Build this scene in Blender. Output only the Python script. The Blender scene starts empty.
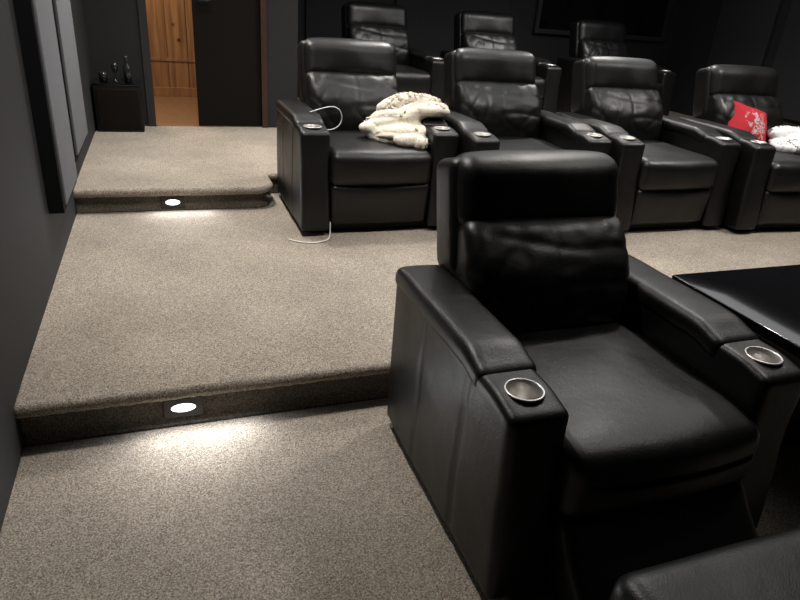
import bpy, bmesh, math, random
from mathutils import Vector, Matrix, noise
random.seed(4)
scene=bpy.context.scene
COL=scene.collection
try:
    scene.view_settings.view_transform='Standard'
    scene.view_settings.look='None'
except Exception: pass

# ---------------- materials ----------------
def newmat(name):
    m=bpy.data.materials.new(name); m.use_nodes=True
    nt=m.node_tree
    b=nt.nodes['Principled BSDF']
    return m,nt,b
def plain(name,col,rough=.5,metal=0,spec=.5,coat=0,bump=0,bscale=200,var=0.0):
    m,nt,b=newmat(name)
    b.inputs['Base Color'].default_value=(*col,1)
    b.inputs['Roughness'].default_value=rough
    b.inputs['Metallic'].default_value=metal
    b.inputs['Specular IOR Level'].default_value=spec
    b.inputs['Coat Weight'].default_value=coat
    tc=nt.nodes.new('ShaderNodeTexCoord')
    n=nt.nodes.new('ShaderNodeTexNoise'); n.inputs['Scale'].default_value=bscale; n.inputs['Detail'].default_value=4
    nt.links.new(tc.outputs['Object'],n.inputs['Vector'])
    if bump:
        bp=nt.nodes.new('ShaderNodeBump'); bp.inputs['Strength'].default_value=bump; bp.inputs['Distance'].default_value=.003
        nt.links.new(n.outputs['Fac'],bp.inputs['Height']); nt.links.new(bp.outputs['Normal'],b.inputs['Normal'])
    if var:
        r=nt.nodes.new('ShaderNodeValToRGB')
        r.color_ramp.elements[0].position=.3; r.color_ramp.elements[1].position=.7
        r.color_ramp.elements[0].color=(*[c*(1-var) for c in col],1); r.color_ramp.elements[1].color=(*[min(1,c*(1+var)) for c in col],1)
        nt.links.new(n.outputs['Fac'],r.inputs['Fac']); nt.links.new(r.outputs['Color'],b.inputs['Base Color'])
    return m

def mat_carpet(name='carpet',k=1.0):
    m,nt,b=newmat(name)
    N=nt.nodes.new; L=nt.links.new
    tc=N('ShaderNodeTexCoord')
    v=N('ShaderNodeTexVoronoi'); v.inputs['Scale'].default_value=330; v.inputs['Randomness'].default_value=1
    n1=N('ShaderNodeTexNoise'); n1.inputs['Scale'].default_value=170; n1.inputs['Detail'].default_value=5; n1.inputs['Roughness'].default_value=.75
    n2=N('ShaderNodeTexNoise'); n2.inputs['Scale'].default_value=2.2; n2.inputs['Detail'].default_value=3
    for t in (v,n1,n2): L(tc.outputs['Object'],t.inputs['Vector'])
    sep=N('ShaderNodeSeparateColor'); L(v.outputs['Color'],sep.inputs['Color'])
    mix=N('ShaderNodeMath'); mix.operation='MULTIPLY_ADD'; L(sep.outputs['Red'],mix.inputs[0]); mix.inputs[1].default_value=.36; 
    s=N('ShaderNodeMath'); s.operation='MULTIPLY'; L(n1.outputs['Fac'],s.inputs[0]); s.inputs[1].default_value=.72
    L(s.outputs[0],mix.inputs[2])
    r=N('ShaderNodeValToRGB'); e=r.color_ramp.elements
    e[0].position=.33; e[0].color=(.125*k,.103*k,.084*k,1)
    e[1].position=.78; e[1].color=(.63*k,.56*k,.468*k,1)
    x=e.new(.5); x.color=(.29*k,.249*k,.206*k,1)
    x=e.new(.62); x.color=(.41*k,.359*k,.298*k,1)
    L(mix.outputs[0],r.inputs['Fac'])
    mr=N('ShaderNodeMapRange'); L(n2.outputs['Fac'],mr.inputs['Value']); mr.inputs['From Min'].default_value=.3; mr.inputs['From Max'].default_value=.7; mr.inputs['To Min'].default_value=.82; mr.inputs['To Max'].default_value=1.12
    hsv=N('ShaderNodeHueSaturation'); L(r.outputs['Color'],hsv.inputs['Color']); L(mr.outputs[0],hsv.inputs['Value'])
    L(hsv.outputs['Color'],b.inputs['Base Color'])
    b.inputs['Roughness'].default_value=.95; b.inputs['Specular IOR Level'].default_value=.1
    b.inputs['Sheen Weight'].default_value=.1*k
    bp=N('ShaderNodeBump'); bp.inputs['Strength'].default_value=.8; bp.inputs['Distance'].default_value=.004
    L(mix.outputs[0],bp.inputs['Height']); L(bp.outputs['Normal'],b.inputs['Normal'])
    return m
def mat_leather(name='black_leather',base=.0034,rough=.40):
    m,nt,b=newmat(name)
    N=nt.nodes.new; L=nt.links.new
    tc=N('ShaderNodeTexCoord')
    v=N('ShaderNodeTexVoronoi'); v.inputs['Scale'].default_value=240
    n=N('ShaderNodeTexNoise'); n.inputs['Scale'].default_value=11; n.inputs['Detail'].default_value=5; n.inputs['Roughness'].default_value=.55
    L(tc.outputs['Object'],v.inputs['Vector']); L(tc.outputs['Object'],n.inputs['Vector'])
    b.inputs['Base Color'].default_value=(base,base*.97,base*.95,1)
    mr=N('ShaderNodeMapRange'); L(n.outputs['Fac'],mr.inputs['Value']); mr.inputs['To Min'].default_value=rough-.06; mr.inputs['To Max'].default_value=rough+.08
    L(mr.outputs[0],b.inputs['Roughness'])
    b1=N('ShaderNodeBump'); b1.inputs['Strength'].default_value=.28; b1.inputs['Distance'].default_value=.0012; L(v.outputs['Distance'],b1.inputs['Height'])
    b2=N('ShaderNodeBump'); b2.inputs['Strength'].default_value=.30; b2.inputs['Distance'].default_value=.008; L(n.outputs['Fac'],b2.inputs['Height']); L(b1.outputs['Normal'],b2.inputs['Normal'])
    L(b2.outputs['Normal'],b.inputs['Normal'])
    b.inputs['Specular IOR Level'].default_value=.46
    return m
def mat_pine():
    m,nt,b=newmat('pine_boards')
    N=nt.nodes.new; L=nt.links.new
    tc=N('ShaderNodeTexCoord'); mp=N('ShaderNodeMapping'); L(tc.outputs['Object'],mp.inputs['Vector']); mp.inputs['Scale'].default_value=(16,16,1.0)
    n=N('ShaderNodeTexNoise'); n.inputs['Scale'].default_value=1.6; n.inputs['Detail'].default_value=6; n.inputs['Distortion'].default_value=.3; L(mp.outputs[0],n.inputs['Vector'])
    v=N('ShaderNodeTexVoronoi'); v.inputs['Scale'].default_value=5; L(tc.outputs['Object'],v.inputs['Vector'])
    r=N('ShaderNodeValToRGB'); e=r.color_ramp.elements
    e[0].position=.32; e[0].color=(.21,.095,.042,1); e[1].position=.68; e[1].color=(.42,.215,.095,1)
    L(n.outputs['Fac'],r.inputs['Fac'])
    k=N('ShaderNodeValToRGB'); k.color_ramp.elements[0].position=.07; k.color_ramp.elements[0].color=(.2,.09,.04,1); k.color_ramp.elements[1].position=.16; k.color_ramp.elements[1].color=(1,1,1,1)
    L(v.outputs['Distance'],k.inputs['Fac'])
    mx=N('ShaderNodeMix'); mx.data_type='RGBA'; mx.blend_type='MULTIPLY'; mx.inputs['Factor'].default_value=1
    L(r.outputs['Color'],mx.inputs['A']); L(k.outputs['Color'],mx.inputs['B']); L(mx.outputs['Result'],b.inputs['Base Color'])
    b.inputs['Roughness'].default_value=.4
    return m
def mat_emit(name,col,s):
    m,nt,b=newmat(name); b.inputs['Base Color'].default_value=(*col,1)
    b.inputs['Emission Color'].default_value=(*col,1); b.inputs['Emission Strength'].default_value=s
    return m
def mat_red():
    m,nt,b=newmat('red_print_fabric')
    N=nt.nodes.new; L=nt.links.new
    tc=N('ShaderNodeTexCoord'); n=N('ShaderNodeTexNoise'); n.inputs['Scale'].default_value=22; n.inputs['Detail'].default_value=3; n.inputs['Distortion'].default_value=.6
    L(tc.outputs['Object'],n.inputs['Vector'])
    mp=N('ShaderNodeMapping'); L(tc.outputs['Object'],mp.inputs['Vector']); mp.inputs['Location'].default_value=(-.03,0,0.02); mp.inputs['Scale'].default_value=(1.3,.3,.85)
    g=N('ShaderNodeVectorMath'); g.operation='LENGTH'; L(mp.outputs[0],g.inputs[0])
    a=N('ShaderNodeMath'); a.operation='MULTIPLY_ADD'; L(g.outputs['Value'],a.inputs[0]); a.inputs[1].default_value=-2.6; L(n.outputs['Fac'],a.inputs[2])
    r=N('ShaderNodeValToRGB'); r.color_ramp.interpolation='CONSTANT'; e=r.color_ramp.elements
    e[0].color=(.42,.008,.02,1); e[1].position=.30; e[1].color=(.40,.36,.37,1)
    x=e.new(.35); x.color=(.42,.008,.02,1)
    x=e.new(.40); x.color=(.46,.43,.43,1)
    L(a.outputs[0],r.inputs['Fac']); L(r.outputs['Color'],b.inputs['Base Color']); b.inputs['Roughness'].default_value=.85
    return m
M=dict(
 carpet=mat_carpet(), carpet_shaded=mat_carpet('shaded_riser_carpet',.40), leather=mat_leather(), pine=mat_pine(), red=mat_red(),  # riser copy is the same carpet with shade put into its colour
 wall=plain('charcoal_wall_paint',(.016,.016,.0175),.75,bump=.15,bscale=60,var=.1),
 wall2=plain('near_black_wall_paint',(.011,.011,.012),.75,bump=.15,bscale=60,var=.1),
 ceil=plain('dark_ceiling_paint',(.02,.02,.021),.9,bump=.1),
 panel=plain('grey_acoustic_fabric',(.18,.185,.20),.95,spec=.1,bump=.5,bscale=500,var=.12),
 panel_edge=plain('black_felt_edge',(.004,.004,.005),.9,spec=.2,bump=.2),
 steel=plain('brushed_steel',(.68,.66,.63),.36,metal=.75,bump=.03,bscale=80),
 blackplastic=plain('black_plastic',(.006,.006,.006),.5,spec=.3,bump=.05),
 gloss=plain('gloss_black_lacquer',(.004,.004,.005),.10,spec=.5,coat=.3,bump=.0),
 plate=plain('bronze_plate',(.03,.026,.022),.45,metal=.4,bump=.05),
 lens=mat_emit('frosted_lens',(.97,.98,1),2.2),
 cream=plain('cream_fleece',(.76,.69,.58),.95,spec=.1,bump=1,bscale=120,var=.09),
 white=plain('white_fleece',(.76,.75,.75),.95,spec=.1,bump=1,bscale=120,var=.05),
 cable=plain('white_cable_rubber',(.8,.8,.78),.5,bump=.02),
 door=plain('black_door_paint',(.0065,.0045,.0035),.6,spec=.15,bump=.1,bscale=40),
 jamb=plain('grey_frame_paint',(.022,.022,.023),.5,bump=.1),
 redtrim=plain('reddish_brown_trim',(.045,.017,.010),.5,bump=.1,bscale=30,var=.2),
 base=plain('dark_pine',(.20,.10,.045),.45,bump=.1,bscale=20,var=.2),
 glass=plain('smoky_glass',(.02,.02,.022),.08,spec=.8),
)
M['cream'].node_tree.nodes['Principled BSDF'].inputs['Sheen Weight'].default_value=.4
M['white'].node_tree.nodes['Principled BSDF'].inputs['Sheen Weight'].default_value=.4

# ---------------- helpers ----------------
def obj(name,me,mat=None,parent=None,loc=None,smooth=True):
    o=bpy.data.objects.new(name,me); COL.objects.link(o)
    if mat is not None and len(me.materials)==0: me.materials.append(mat)
    if smooth:
        for p in me.polygons: p.use_smooth=True
    if parent: o.parent=parent
    if loc is not None: o.location=loc
    return o
def thing(o,label,cat,group=None):
    o['label']=label; o['category']=cat
    if group: o['group']=group
    return o
def struct(o): o['kind']='structure'; return o
def empty(name,loc=(0,0,0),rz=0):
    e=bpy.data.objects.new(name,None); e.empty_display_size=.1; e.location=loc; e.rotation_euler=(0,0,rz); COL.objects.link(e); return e
def axis(h,r,step):
    k=3
    a=[-h+r*i/k for i in range(k+1)]
    n=max(2,int(round((2*h-2*r)/step)))
    mid=[-h+r+(2*h-2*r)*i/n for i in range(1,n)]
    return a+mid+[-x for x in reversed(a)]
def rbox(name,lo,hi,r,step=.03,puff=(0,0,0),fn=None):
    """rounded, optionally puffed box between lo & hi; fn(P)->P deform in the same coordinates"""
    lo=Vector(lo);hi=Vector(hi);c=(lo+hi)/2;h=(hi-lo)/2
    r=min(r,min(h)*.95)
    ax=[axis(h[i],r,step) for i in range(3)]
    bm=bmesh.new(); vd={}
    def vert(i,j,k):
        key=(i,j,k)
        if key in vd: return vd[key]
        P=Vector((ax[0][i],ax[1][j],ax[2][k]))
        I=Vector([max(-(h[q]-r),min(h[q]-r,P[q])) for q in range(3)])
        d=P-I
        Q=I+(d.normalized()*r if d.length>1e-9 else d)
        n=[Q[q]/h[q] for q in range(3)]
        w=[max(0,1-min(1,abs(t))**2.5) for t in n]
        Q=Q+Vector((n[0]*puff[0]*w[1]*w[2],n[1]*puff[1]*w[0]*w[2],n[2]*puff[2]*w[0]*w[1]))
        Q=Q+c
        if fn: Q=Vector(fn(Q))
        v=bm.verts.new(Q); vd[key]=v; return v
    n=[len(a)-1 for a in ax]
    for q in range(3):
        u,v=(q+1)%3,(q+2)%3
        for s in (0,n[q]):
            for a in range(n[u]):
                for b in range(n[v]):
                    ks=[]
                    for (da,db) in ((0,0),(1,0),(1,1),(0,1)):
                        k=[0,0,0];k[q]=s;k[u]=a+da;k[v]=b+db;ks.append(vert(*k))
                    if s==0: ks.reverse()
                    bm.faces.new(ks)
    bmesh.ops.recalc_face_normals(bm,faces=bm.faces)
    me=bpy.data.meshes.new(name); bm.to_mesh(me); bm.free(); return me
def lathe(name,prof,seg=40,c=(0,0,0)):
    bm=bmesh.new(); rings=[]
    for (r,z) in prof:
        rings.append([bm.verts.new((c[0]+r*math.cos(t*2*math.pi/seg),c[1]+r*math.sin(t*2*math.pi/seg),c[2]+z)) for t in range(seg)])
    for a,b in zip(rings,rings[1:]):
        for i in range(seg): bm.faces.new((a[i],a[(i+1)%seg],b[(i+1)%seg],b[i]))
    bm.faces.new(list(reversed(rings[0]))); bm.faces.new(rings[-1])
    bmesh.ops.recalc_face_normals(bm,faces=bm.faces)
    me=bpy.data.meshes.new(name); bm.to_mesh(me); bm.free(); return me
def boxes(name,bl):
    bm=bmesh.new()
    for lo,hi in bl:
        g=bmesh.ops.create_cube(bm,size=1)
        for v in g['verts']:
            v.co=Vector([(lo[i]+hi[i])/2+v.co[i]*(hi[i]-lo[i]) for i in range(3)])
    me=bpy.data.meshes.new(name); bm.to_mesh(me); bm.free(); return me
def mirror(me,name):
    m=me.copy(); m.name=name
    bm=bmesh.new(); bm.from_mesh(m)
    for v in bm.verts: v.co.x=-v.co.x
    bmesh.ops.reverse_faces(bm,faces=bm.faces); bm.to_mesh(m); bm.free(); return m
def evaluated(o,name):
    dg=bpy.context.evaluated_depsgraph_get(); dg.update()
    return bpy.data.meshes.new_from_object(o.evaluated_get(dg))
def sm(a,b,x):
    t=max(0,min(1,(x-a)/(b-a))); return t*t*(3-2*t)
def tube(name,pts,r,mat,parent=None):
    cu=bpy.data.curves.new(name,'CURVE'); cu.dimensions='3D'; cu.bevel_depth=r; cu.bevel_resolution=3; cu.resolution_u=10
    sp=cu.splines.new('NURBS'); sp.points.add(len(pts)-1)
    for p,q in zip(sp.points,pts): p.co=(*q,1)
    sp.use_endpoint_u=True; sp.order_u=4
    t=bpy.data.objects.new(name,cu); COL.objects.link(t)
    me=evaluated(t,name); bpy.data.objects.remove(t)
    return obj(name,me,mat,parent)

# ---------------- measured layout ----------------
XW=-.5305; XR=6.4; Y1=1.965; H1=.172; Y2=3.958; H2=.318; H3=.385; YB=5.9; YBR=7.3; ZC=2.75; YF=-2.5; XL=.635; XRET=1.15
IN=.022

# ---------------- floor + platforms ----------------
struct(obj('floor',boxes('floor',[((XW-.05,YF-.05,-.1),(XR+.05,Y1+.3,0))]),M['carpet'],smooth=False))
def platform(name,outline,z0,h,yback):
    pts=[]
    for (a,b) in zip(outline,outline[1:]):
        a=Vector(a);b=Vector(b);L=(b-a).length
        n=max(1,int(L/.009)) if a.x<2.0 else max(1,int(L/.05))
        for i in range(n): pts.append(a.lerp(b,i/n))
    pts.append(Vector(outline[-1]))
    nor=[]
    for i in range(len(pts)):
        a=pts[max(0,i-3)];b=pts[min(len(pts)-1,i+3)]
        t=(b-a).normalized(); nor.append(Vector((-t.y,t.x)))
    T=.054
    prof=[(IN,0)]+[(IN+.020*min(1,i/3),(h-T)*i/9) for i in range(1,10)]
    nr=len(prof)
    for i in range(1,15):
        t=math.pi*i/14
        s_=math.sin(t)**.8 if t<math.pi*.999 else 0
        off=.028-.028*s_ if t>math.pi/2 else (IN+.020)*(1-s_)
        prof.append((off,h-T/2-T/2*math.cos(t)))
    prof+= [(.028+.012*i,h) for i in range(1,9)]
    edge=prof[-1][0]
    bm=bmesh.new(); rings=[]
    for (off,z) in prof:
        row=[]
        for p,n in zip(pts,nor):
            q=p+n*off
            P=Vector((q.x,q.y,z0+z))
            amp=.0030 if (z>h*.35 and off<.11) else .001
            d=noise.noise_vector(P*110)*amp+noise.noise_vector(P*40)*amp*.6+noise.noise_vector(P*6)*amp*.35
            if off>=edge-1e-6: d*=0
            row.append(bm.verts.new(P+d))
        rings.append(row)
    for k,(a,b) in enumerate(zip(rings,rings[1:])):
        for i in range(len(pts)-1):
            f=bm.faces.new((a[i],a[i+1],b[i+1],b[i]))
            if k<nr+1: f.material_index=1  # riser faces and nose underside use the carpet with painted-in shade
    top=rings[-1]
    v1=bm.verts.new((top[-1].co.x,yback,z0+h)); v2=bm.verts.new((pts[0].x,yback,z0+h))
    bm.faces.new(top+[v1,v2])
    b1=bm.verts.new((top[-1].co.x,yback,z0)); b2=bm.verts.new((pts[0].x,yback,z0))
    bm.faces.new([v2,v1,b1,b2])
    bm.faces.new(list(reversed(rings[0]))+[b2,b1])
    bm.faces.new([r[0] for r in rings]+[v2,b2])
    bm.faces.new([r[-1] for r in reversed(rings)]+[b1,v1])
    bmesh.ops.recalc_face_normals(bm,faces=bm.faces)
    for f in bm.faces: f.smooth=len(f.verts)==4
    me=bpy.data.meshes.new(name); bm.to_mesh(me); bm.free()
    me.materials.append(M['carpet']); me.materials.append(M['carpet_shaded'])
    return struct(obj(name,me,None,smooth=False))
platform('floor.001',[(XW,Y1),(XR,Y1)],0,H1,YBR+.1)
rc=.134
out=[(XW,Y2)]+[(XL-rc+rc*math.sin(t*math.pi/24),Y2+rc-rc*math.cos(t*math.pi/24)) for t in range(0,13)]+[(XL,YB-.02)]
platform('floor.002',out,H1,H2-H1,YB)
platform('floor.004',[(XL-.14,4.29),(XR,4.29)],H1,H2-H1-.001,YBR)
struct(obj('floor.005',boxes('f5',[((1.25,5.38,H2-.01),(XR,YBR,H3))]),M['carpet'],smooth=False))

# ---------------- walls ----------------
struct(obj('wall_left',boxes('wall_left',[((XW-.12,YF,-.1),(XW,YB+.1,ZC))]),M['wall'],smooth=False))
struct(obj('wall_right',boxes('wall_right',[((XR,YF,-.1),(XR+.1,YBR+.1,ZC))]),M['wall2'],smooth=False))
struct(obj('wall_front',boxes('wall_front',[((XW-.1,YF-.1,-.1),(XR+.1,YF,ZC))]),M['wall2'],smooth=False))
DX0,DX1,DZ=-.07,.83,2.36
struct(obj('wall_back',boxes('wall_back',[((XW,YB,H2-.02),(DX0,YB+.1,ZC)),((DX0,YB,DZ),(DX1,YB+.1,ZC)),((DX1,YB,H2-.02),(XRET,YB+.1,ZC)),
   ((XRET-.1,YB+.1,H2-.02),(XRET,YBR+.1,ZC)),((XRET,YBR,H2-.02),(XR,YBR+.1,ZC))]),M['wall2'],smooth=False))
struct(obj('ceiling',boxes('ceiling',[((XW-.1,YF-.1,ZC),(XR+.1,YBR+.1,ZC+.1))]),M['ceil'],smooth=False))
struct(obj('floor.003',boxes('hf',[((-2.2,YB,H2-.12),(XRET-.1,8.4,H2-.002))]),M['base'],smooth=False))
hw=[]
x=-2.2
while x<XRET+.3:
    hw.append(((x,7.62,H2),(x+.20,7.64,ZC))); x+=.208
hw.append(((-2.2,7.64,H2),(1.5,7.7,ZC)))
struct(obj('wall_hall',boxes('wall_hall',hw),M['pine'],smooth=False))
struct(obj('baseboard_hall',boxes('bh',[((-2.2,7.585,H2),(1.5,7.62,H2+.09)),((-2.2,7.612,H2+.36),(1.5,7.62,H2+.39))]),M['pine'],smooth=False))
struct(obj('wall_hall_side',boxes('wall_hall_side',[((-2.3,YB+.1,H2-.1),(-2.2,7.7,ZC))]),M['pine'],smooth=False))
struct(obj('ceiling.001',boxes('hc',[((-2.3,YB+.1,ZC),(XRET-.1,7.7,ZC+.1))]),M['pine'],smooth=False))
struct(obj('trim_1',boxes('trim_1',[((DX0-.06,YB-.02,H2),(DX0,YB+.12,DZ)),((DX0-.06,YB-.02,DZ),(DX1+.06,YB+.12,DZ+.06))]),M['jamb'],smooth=False))
struct(obj('trim_2',boxes('trim_2',[((DX1,YB-.02,H2),(DX1+.05,YB+.12,DZ))]),M['redtrim'],smooth=False))
dr=empty('door_1',(DX1-.002,YB+.03,H2)); struct(dr)
obj('door_leaf',rbox('door_leaf',(-.545,-.02,.006),(0,.02,2.04),.004,step=.4),M['door'],dr)
obj('door_handle',rbox('door_handle',(-.51,-.07,1.0),(-.40,-.05,1.02),.008,step=.03),M['blackplastic'],dr)

def panel(y0,y1,z0,z1,xw,depth,label,grp):
    e=empty('acoustic_panel',(xw+.001,(y0+y1)/2,z0)); hy=(y1-y0)/2; hz=z1-z0
    obj('panel_frame',boxes('panel_frame',[((0.0,-hy,0),(depth-.012,hy,hz))]),M['panel_edge'],e,smooth=False)
    obj('panel_fabric',rbox('panel_fabric',(depth-.014,-hy+.03,.03),(depth,hy-.03,hz-.03),.005,step=.5),M['panel'],e)
    thing(e,label,'acoustic panel',grp)
panel(3.12,3.66,.45,2.45,XW,.075,'tall grey fabric acoustic panel with black edges on the wall','wall acoustic panels')
panel(3.76,4.42,.53,2.45,XW,.075,'tall grey fabric acoustic panel with black edges on the wall','wall acoustic panels')
M['panel2']=plain('charcoal_acoustic_fabric',(.026,.026,.028),.85,spec=.3,bump=.4,bscale=400,var=.1)
for k,(xa,xb,za,zb) in enumerate([(1.5,2.3,.9,2.3),(2.5,3.9,.9,2.3)]):
    e=empty('acoustic_panel',((xa+xb)/2,YBR,za)); w=(xb-xa)/2
    obj('panel_fabric',rbox('pf',(-w,-.05,0),(w,-.001,zb-za),.008,step=.5),M['panel2'],e)
    thing(e,'charcoal fabric acoustic panel hung on the dark rear wall','acoustic panel','rear wall panels')
for k,(ya,yb,zo) in enumerate([(2.9,3.7,.55),(3.85,4.65,.80),(4.8,5.6,.6),(5.75,6.55,.85)]):
    e=empty('acoustic_panel',(XR,(ya+yb)/2,zo)); w=(yb-ya)/2
    obj('panel_fabric',rbox('pf',(-.05,-w,0),(-.001,w,1.3),.008,step=.5),M['panel2'],e)
    thing(e,'charcoal fabric acoustic panel staggered on the side wall','acoustic panel','side wall panels')
e=empty('wall_screen',(5.25,YBR,1.22))
obj('screen_frame',boxes('sf',[((-.97,-.06,0),(.97,-.001,.05)),((-.97,-.06,.95),(.97,-.001,1.0)),((-.97,-.06,.05),(-.92,-.001,.95)),((.92,-.06,.05),(.97,-.001,.95))]),M['jamb'],e,smooth=False)
obj('screen_glass',boxes('sg',[((-.92,-.04,.05),(.92,-.002,.95))]),M['gloss'],e,smooth=False)
thing(e,'large black glass screen with slim frame on rear wall','screen')

# ---------------- step lights ----------------
def steplight(x,y,z,label):
    e=empty('step_light',(x,y,z))
    obj('light_plate',rbox('light_plate',(-.068,-.012,-.040),(.068,.004,.040),.004,step=.03),M['plate'],e)
    bm=bmesh.new(); bmesh.ops.create_uvsphere(bm,u_segments=28,v_segments=12,radius=1)
    for v in bm.verts: v.co=Vector((v.co.x*.043,v.co.y*.006-.011,v.co.z*.018))
    me=bpy.data.meshes.new('light_lens'); bm.to_mesh(me); bm.free(); obj('light_lens',me,M['lens'],e)
    la=bpy.data.lights.new('step_lamp','AREA'); la.shape='RECTANGLE'; la.size=.36; la.size_y=.03; la.energy=1.0; la.color=(.95,.97,1)
    lo=bpy.data.objects.new('step_lamp',la); COL.objects.link(lo); lo.parent=e; lo.location=(0.06,-.034,.028); lo.rotation_euler=(math.radians(-72),0,0)
    thing(e,label,'step light','step lights')
    return la
l1=steplight(-.017,Y1+IN+.015,.076,'small oval step light glowing on the lower carpeted riser')
l2=steplight(.008,Y2+IN+.015,.224,'small oval step light glowing on the upper carpeted riser')
l1.energy=2.2; l2.energy=1.1

# ---------------- chair ----------------
TA=math.radians(15)
def bk(P):
    return Vector((P[0], .66+P[2]*math.sin(TA)+P[1]*math.cos(TA), .40+P[2]*math.cos(TA)-P[1]*math.sin(TA)))
def build_chair_meshes():
    R={}
    def armfn(P):
        P=P.copy()
        if P.x<-.43:
            for ys in (.21,.52):
                P.x+=.007*math.exp(-((P.y-ys)/.008)**2)
            P.x-=.006*math.sin(min(1,max(0,P.y/.81))*math.pi)*math.sin(min(1,max(0,P.z/.55))*math.pi)
            P.x+=noise.noise(P*6)*.004
        P.z-=.018*sm(.10,-.03,P.y)*sm(.3,.60,P.z)
        P.y-=.035*sm(.45,.0,P.z)*sm(.3,0,P.y)
        return P
    arm=rbox('armrest',(-.474,-.02,.03),(-.307,.81,.610),.024,step=.015,puff=(.0,.006,0),fn=armfn)
    a=obj('tmp',arm,M['leather'])
    cutm=lathe('cut',[(.045,-.085),(.045,.1)],40,(-.391,.076,.610)); cu=obj('cut',cutm)
    md=a.modifiers.new('b','BOOLEAN'); md.object=cu; md.operation='DIFFERENCE'; md.solver='EXACT'
    arm2=evaluated(a,'armrest'); bpy.data.objects.remove(a); bpy.data.objects.remove(cu)
    if len(arm2.materials)==0: arm2.materials.append(M['leather'])
    R['arm']=arm2
    def padfn(P):
        P=P.copy()
        P.z+=noise.noise(P*7)*.003
        P.z-=.020*sm(.27,.16,P.y)
        P.z+=.004*math.sin(P.y*4)
        return P
    R['pad']=rbox('arm_pad',(-.477,.150,.566),(-.299,.825,.638),.028,step=.016,puff=(.001,.0,.006),fn=padfn)
    R['cup']=lathe('cup_holder',[(.042,-.084),(.0442,-.082),(.0446,-.008),(.0446,.0),(.0505,-.002),(.0522,.001),(.050,.004),(.047,.0045),(.0435,.002),(.043,-.030),(.0415,-.034),(.041,-.078),(.001,-.079)],44,(-.391,.076,.606))
    def mkseat(ext):
        def seatfn(P):
            P=P.copy()
            P.z+=noise.noise(P*5)*.006
            t=sm(.08,-.08-ext,P.y)
            if P.z>.4: P.z-=(.014+ext*.25)*t*t
            if P.y<.05: P.y-=(.014+ext*.25)*math.cos(max(-1,min(1,P.x/.3))*math.pi/2)*sm(.25,.36,P.z)
            return P
        return rbox('seat_cushion',(-.308,-.055-ext,.290-ext*.3),(.308,.66,.490),.042,step=.018,puff=(0,.010,.016),fn=seatfn)
    R['seat']=mkseat(0); R['seat_near']=mkseat(.022)
    def ffn(P):
        P=P.copy(); P.y+=noise.noise(P*8)*.004
        P.y+=.02*sm(.30,.06,P.z)*(1 if P.y<.05 else 0)
        return P
    R['foot']=rbox('footrest_panel',(-.304,-.050,.055),(.304,.08,.305),.03,step=.025,puff=(0,.014,0),fn=ffn)
    def ffn2(P):
        P=P.copy(); P.y+=noise.noise(P*8)*.004
        P.y-=.15*sm(.30,.08,P.z)*(1 if P.y<.05 else 0)
        return P
    R['foot_open']=rbox('footrest_panel',(-.306,-.085,.045),(.306,.08,.300),.04,step=.025,puff=(0,.022,0),fn=ffn2)
    def headfn(P):
        P=P.copy(); x,d,s=P
        d+=noise.noise(Vector((x*5,d*5,s*5)))*.007
        s+=.012*(abs(x)/.3)**4*-1
        if d<0:
            d+= .03*sm(.56,.66,s)
            d+=.0025*math.sin(x*44+4*noise.noise(Vector((x*4,0,2))))*math.exp(-abs(s-.42)/.03)
        return bk((x,d,s))
    R['head']=rbox('headrest_cushion',(-.302,-.085,.398),(.302,.07,.645),.050,step=.014,puff=(.004,.018,.004),fn=headfn)
    def lumfn(P):
        P=P.copy(); x,d,s=P
        if d<-.03:
            q=max(0,min(1,s/.43))
            d-=.086*(math.sin(q**.85*math.pi)**.65 if 0<q<1 else 0)*(1-.3*(abs(x)/.3)**4)
            d+=.004*math.sin(x*44+5*noise.noise(Vector((x*4,0,s*3))))*math.exp(-abs(s-.40)/.045)
            d+=.011*noise.noise(Vector((x*3,1,s*7+2.5*x)))
            u=noise.noise(Vector((x*2.4+4,2,s*6+x*2.4)))
            d+=.005*math.exp(-(u/.085)**2)
            u=noise.noise(Vector((x*5+1,7,s*4-x*4)))
            d+=.0035*math.exp(-(u/.07)**2)
            d+=.0035*noise.noise(Vector((x*13,3,s*18)))
        return bk((x,d,s))
    R['lumbar']=rbox('lumbar_cushion',(-.302,-.10,.02),(.302,.03,.432),.045,step=.010,puff=(.004,.010,.0),fn=lumfn)
    def shfn(P):
        P=P.copy(); x,d,s=P
        k=1+.075*sm(.20,.30,s)
        return bk((x*k,d,s))
    R['shell']=rbox('backrest_shell',(-.300,-.04,-.15),(.300,.12,.625),.035,step=.03,puff=(0,.015,0),fn=shfn)
    R['base']=rbox('base_plinth',(-.45,.04,0),(.45,.78,.07),.01,step=.1)
    R['armR']=mirror(R['arm'],'armrest_b'); R['padR']=mirror(R['pad'],'arm_pad_b'); R['cupR']=mirror(R['cup'],'cup_b')
    return R
CM=build_chair_meshes()
def make_first(loc,rz):
    e=empty('recliner_chair',loc,rz)
    for side in ('','R'):
        a=obj('armrest',CM['arm'+side],M['leather'],e)
        obj('arm_pad',CM['pad'+side],M['leather'],a)
        obj('cup_holder',CM['cup'+side],M['steel'],a)['label']='round brushed steel cup holder'
    b=obj('backrest',CM['shell'],M['leather'],e)
    obj('headrest_cushion',CM['head'],M['leather'],b)
    obj('lumbar_cushion',CM['lumbar'],M['leather'],b)
    obj('seat_cushion',CM['seat'],M['leather'],e)
    obj('footrest',CM['foot'],M['leather'],e)
    obj('base',CM['base'],M['blackplastic'],e)
    return e
def copy_tree(o,parent=None):
    c=o.copy(); COL.objects.link(c)
    if parent: c.parent=parent; c.matrix_parent_inverse=Matrix.Identity(4)
    for ch in list(o.children): copy_tree(ch,c)
    return c
front=make_first((1.171,1.032,0),0)
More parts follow.
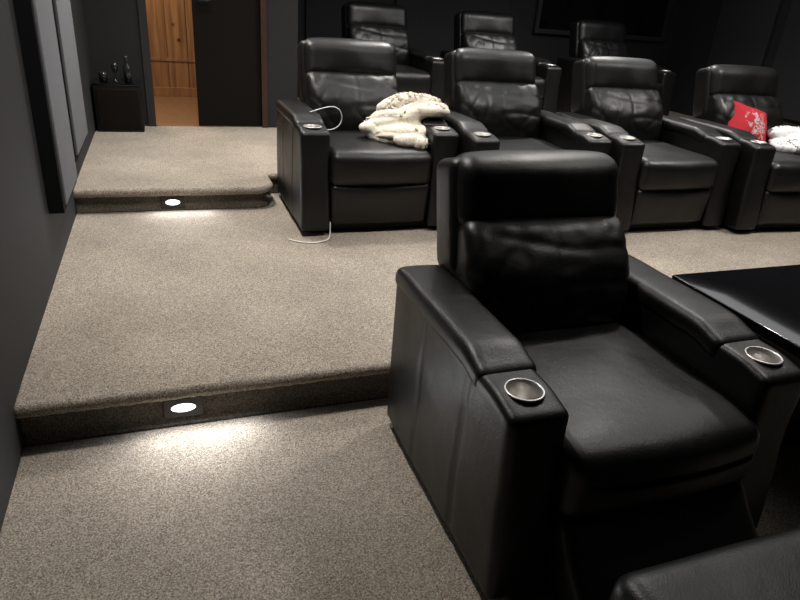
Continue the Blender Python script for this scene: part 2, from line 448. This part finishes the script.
thing(front,'black leather theater recliner with steel cup holders beside the lower step','recliner chair','theater recliners')
lab=['black leather recliner with cream throw blanket over its arm','black leather recliner with steel cup holders on the middle platform',
 'black leather recliner with steel cup holders on the middle platform','black leather recliner holding a red cushion and white blanket',
 'black leather recliner on the top platform near the rear wall']
pos=[(1.165,3.455,H1,0),(2.134,3.287,H1,0),(3.112,3.216,H1,0),(4.085,3.088,H1,-.06),(2.02,5.65,H3,0),(3.2,5.6,H3,0),(4.6,5.6,H3,0)]
for i,(x,y,z,rz) in enumerate(pos):
    c=copy_tree(front); c.location=(x,y,z); c.rotation_euler=(0,0,rz)
    thing(c,lab[min(i,4)],'recliner chair','theater recliners')
for ch in front.children:
    nm=None
    if ch.name.startswith('footrest'): nm='foot_open'
    if ch.name.startswith('seat_cushion'): nm='seat_near'
    if nm:
        ch.data=CM[nm]
        if len(ch.data.materials)==0: ch.data.materials.append(M['leather'])
        for p in ch.data.polygons: p.use_smooth=True

# ---------------- table & ottoman ----------------
e=empty('side_table',(2.25,1.22,0))
obj('table_top',rbox('table_top',(-.51,-.30,.562),(.60,.47,.60),.006,step=.2),M['gloss'],e)
obj('table_body',rbox('table_body',(-.44,.10,0),(.52,.42,.562),.01,step=.2),M['blackplastic'],e)
thing(e,'low gloss black table with a wide overhanging top beside the recliner','table')
def otf(P):
    P=P.copy(); P.z+=noise.noise(P*4)*.005; return P
e=empty('ottoman',(1.22,.45,0))
obj('ottoman_cushion',rbox('oc',(-.46,-.25,.33),(.46,.24,.462),.048,step=.03,puff=(.006,.006,.004),fn=otf),M['leather'],e)
obj('ottoman_base',rbox('ob',(-.38,-.19,0),(.38,.16,.35),.02,step=.06),M['blackplastic'],e)
thing(e,'padded black leather ottoman in front of the recliner','ottoman')

# ---------------- blankets ----------------
def blanket(name,blobs,mat,loc,label,cat,vox=.007,seed=0,amp=.032):
    bm=bmesh.new()
    for (c,s,rz,ry) in blobs:
        mx=Matrix.Translation(Vector(c))@Matrix.Rotation(math.radians(rz),4,'Z')@Matrix.Rotation(math.radians(ry),4,'Y')@Matrix.Diagonal((*s,1))
        bmesh.ops.create_icosphere(bm,subdivisions=4,radius=1,matrix=mx)
    me=bpy.data.meshes.new(name); bm.to_mesh(me); bm.free()
    o=obj(name,me,mat)
    r=o.modifiers.new('r','REMESH'); r.mode='VOXEL'; r.voxel_size=vox
    s=o.modifiers.new('s','SMOOTH'); s.iterations=4
    me2=evaluated(o,name); bpy.data.objects.remove(o)
    S=Vector((seed,seed*2,3))
    rot=Matrix.Rotation(math.radians(20),3,'Z')@Matrix.Rotation(math.radians(30),3,'Y')
    for v in me2.vertices:
        p=v.co; n=v.normal
        q=rot@(p+noise.noise_vector(p*3.5+S)*.06)
        a=abs(noise.noise(Vector((q.x*2.4,q.y*6,q.z*6))+S))
        f=(min(a,.34)/.34); f=f**.65-.5
        v.co=p+n*(amp*f+.005*noise.noise(p*15+S)+.0032*noise.noise(p*60)+.0026*noise.noise(p*140))
    if len(me2.materials)==0: me2.materials.append(mat)
    o=obj(name,me2,mat)
    o.location=loc; thing(o,label,cat); return o
px=1.35;py=3.70;pz=H1+.50
blobs=[((-.02,-.02,.05),(.19,.14,.06),-25,-8),((-.07,.05,.10),(.14,.10,.07),-15,-15),((.02,-.13,.03),(.11,.07,.05),10,0),((.07,-.17,.02),(.05,.05,.035),0,0),
 ((.06,.02,.14),(.14,.09,.06),0,-22),((.19,.0,.180),(.13,.09,.042),0,0),((.02,.10,.20),(.15,.06,.05),8,-12),((.16,.09,.215),(.13,.06,.04),-5,5),((.26,.04,.165),(.045,.08,.05),0,25),((-.16,.04,.06),(.08,.07,.045),0,0)]
blanket('throw_blanket',blobs,M['cream'],(px,py,pz),'crumpled fluffy cream throw blanket draped over seat and armrest','blanket')
blobs=[((0,0,.05),(.16,.14,.055),20,0),((.05,.06,.11),(.17,.11,.055),-20,0),((-.09,-.02,.04),(.09,.10,.045),0,0),((.12,.0,.08),(.09,.13,.06),0,0)]
blanket('throw_blanket',blobs,M['white'],(4.29,3.41,H1+.49),'crumpled white blanket piled on the recliner seat','blanket',seed=5)
def pil(P):
    P=P.copy()
    P.z*=1-.07*max(0,1-(P.x/.18)**2); P.x*=1-.07*max(0,1-(P.z/.18)**2)
    e2=max(abs(P.x)/.18,abs(P.z)/.18); P.y*=max(.15,1-min(1,e2)**3*.85); P.y+=noise.noise(P*10)*.004
    return P
pm=rbox('throw_pillow',(-.18,-.05,-.18),(.18,.05,.18),.02,step=.012,puff=(0,.03,0),fn=pil)
o=obj('throw_pillow',pm,M['red'],loc=(4.05,3.63,H1+.625)); o.rotation_euler=(math.radians(-34),math.radians(12),math.radians(-12))
thing(o,'square red throw pillow with pale grey motif on the recliner','pillow')

# ---------------- cables ----------------
c=tube('charging_cable',[(.80,3.72,H1+.653),(.84,3.70,H1+.67),(.92,3.70,H1+.70),(.985,3.72,H1+.67),(1.0,3.74,H1+.60),(.97,3.74,H1+.56),(.93,3.76,H1+.54),(.91,3.85,H1+.53)],.0033,M['cable'])
thing(c,'thin white charging cable looped over the recliner armrest','cable')
c=tube('floor_cable',[(.850,3.372,H1+.10),(.850,3.368,H1+.03),(.845,3.35,H1+.006),(.81,3.32,H1+.006),(.75,3.29,H1+.006),(.68,3.31,H1+.006),(.635,3.34,H1+.006),(.61,3.37,H1+.006)],.0035,M['cable'])
thing(c,'short end of white cable lying on carpet beside the recliner','cable')

# ---------------- cabinet near the door ----------------
e=empty('small_cabinet',(-.335,5.76,H2))
obj('cabinet_body',rbox('cb',(-.175,-.13,.0),(.175,.13,.36),.008,step=.1),M['blackplastic'],e)
obj('cabinet_top',rbox('ct',(-.18,-.135,.36),(.18,.135,.378),.004,step=.1),M['gloss'],e)
obj('cabinet_door',rbox('cd',(-.155,-.142,.03),(.155,-.13,.335),.005,step=.1),M['door'],e)
thing(e,'small black cabinet with glossy top beside the doorway','cabinet')
zt=H2+.378
for (x,y,prof,lb,nm,mt) in [(-.25,5.72,[(.03,0),(.032,.08),(.03,.11),(.012,.14),(.011,.18),(.016,.185),(.016,.2),(.001,.2)],'slim dark glass bottle on the black cabinet','bottle','glass'),
  (-.34,5.75,[(.025,0),(.025,.004),(.004,.01),(.004,.06),(.02,.08),(.028,.11),(.024,.14),(.022,.14),(.025,.11),(.001,.08)],'small stemmed dark glass on the black cabinet','wine_glass','glass'),
  (-.43,5.72,[(.03,0),(.034,.05),(.034,.07),(.03,.07),(.028,.01),(.001,.01)],'short dark tumbler on the black cabinet','tumbler','glass')]:
    o=obj(nm,lathe(nm,prof,24),M[mt],loc=(x,y,zt)); thing(o,lb,nm.replace('_',' '))

# ---------------- lights ----------------
def spot(x,y,e,size=130,col=(1,.95,.885),r=.11,z=ZC-.03):
    l=bpy.data.lights.new('downlight','SPOT'); l.energy=e; l.spot_size=math.radians(size); l.spot_blend=.9; l.shadow_soft_size=r; l.color=col
    o=bpy.data.objects.new('downlight',l); COL.objects.link(o); o.location=(x,y,z); return o
for (x,y,e) in [(.3,2.45,150),(.25,4.15,200),(.2,5.2,60),(2.2,2.6,140),(4.2,2.7,200),(2.1,4.9,190),(3.9,5.0,240)]:
    spot(x,y,e)
spot(2.35,1.45,70,size=95)
l=bpy.data.lights.new('hall_light','AREA'); l.energy=36; l.size=.6; l.color=(1,.85,.66)
o=bpy.data.objects.new('hall_light',l); COL.objects.link(o); o.location=(-.3,6.7,2.6)
l=bpy.data.lights.new('ceiling_fill','AREA'); l.energy=52; l.shape='RECTANGLE'; l.size=4.5; l.size_y=3; l.color=(.98,.98,1)  # unseen fill area, added to lift the walls and soften reflections
o=bpy.data.objects.new('ceiling_fill',l); COL.objects.link(o); o.location=(3.0,4.2,ZC-.02)
w=bpy.data.worlds.new('World'); scene.world=w; w.use_nodes=True
w.node_tree.nodes['Background'].inputs['Color'].default_value=(.6,.65,.75,1); w.node_tree.nodes['Background'].inputs['Strength'].default_value=.05

# ---------------- camera ----------------
th,ps,ro=.4419,.3727,.0826
r=Vector((math.cos(ps),-math.sin(ps),0));F=Vector((math.sin(ps)*math.cos(th),math.cos(ps)*math.cos(th),-math.sin(th)))
u=r.cross(F)
r2=math.cos(ro)*r+math.sin(ro)*u; u2=math.cos(ro)*u-math.sin(ro)*r
cam=bpy.data.cameras.new('camera'); co=bpy.data.objects.new('camera',cam); COL.objects.link(co)
mw=Matrix((( r2.x,u2.x,-F.x,0),(r2.y,u2.y,-F.y,0),(r2.z,u2.z,-F.z,1.4456),(0,0,0,1)))
co.matrix_world=mw
cam.sensor_width=36; cam.lens=36*630.25/800; cam.clip_start=.02
scene.camera=co
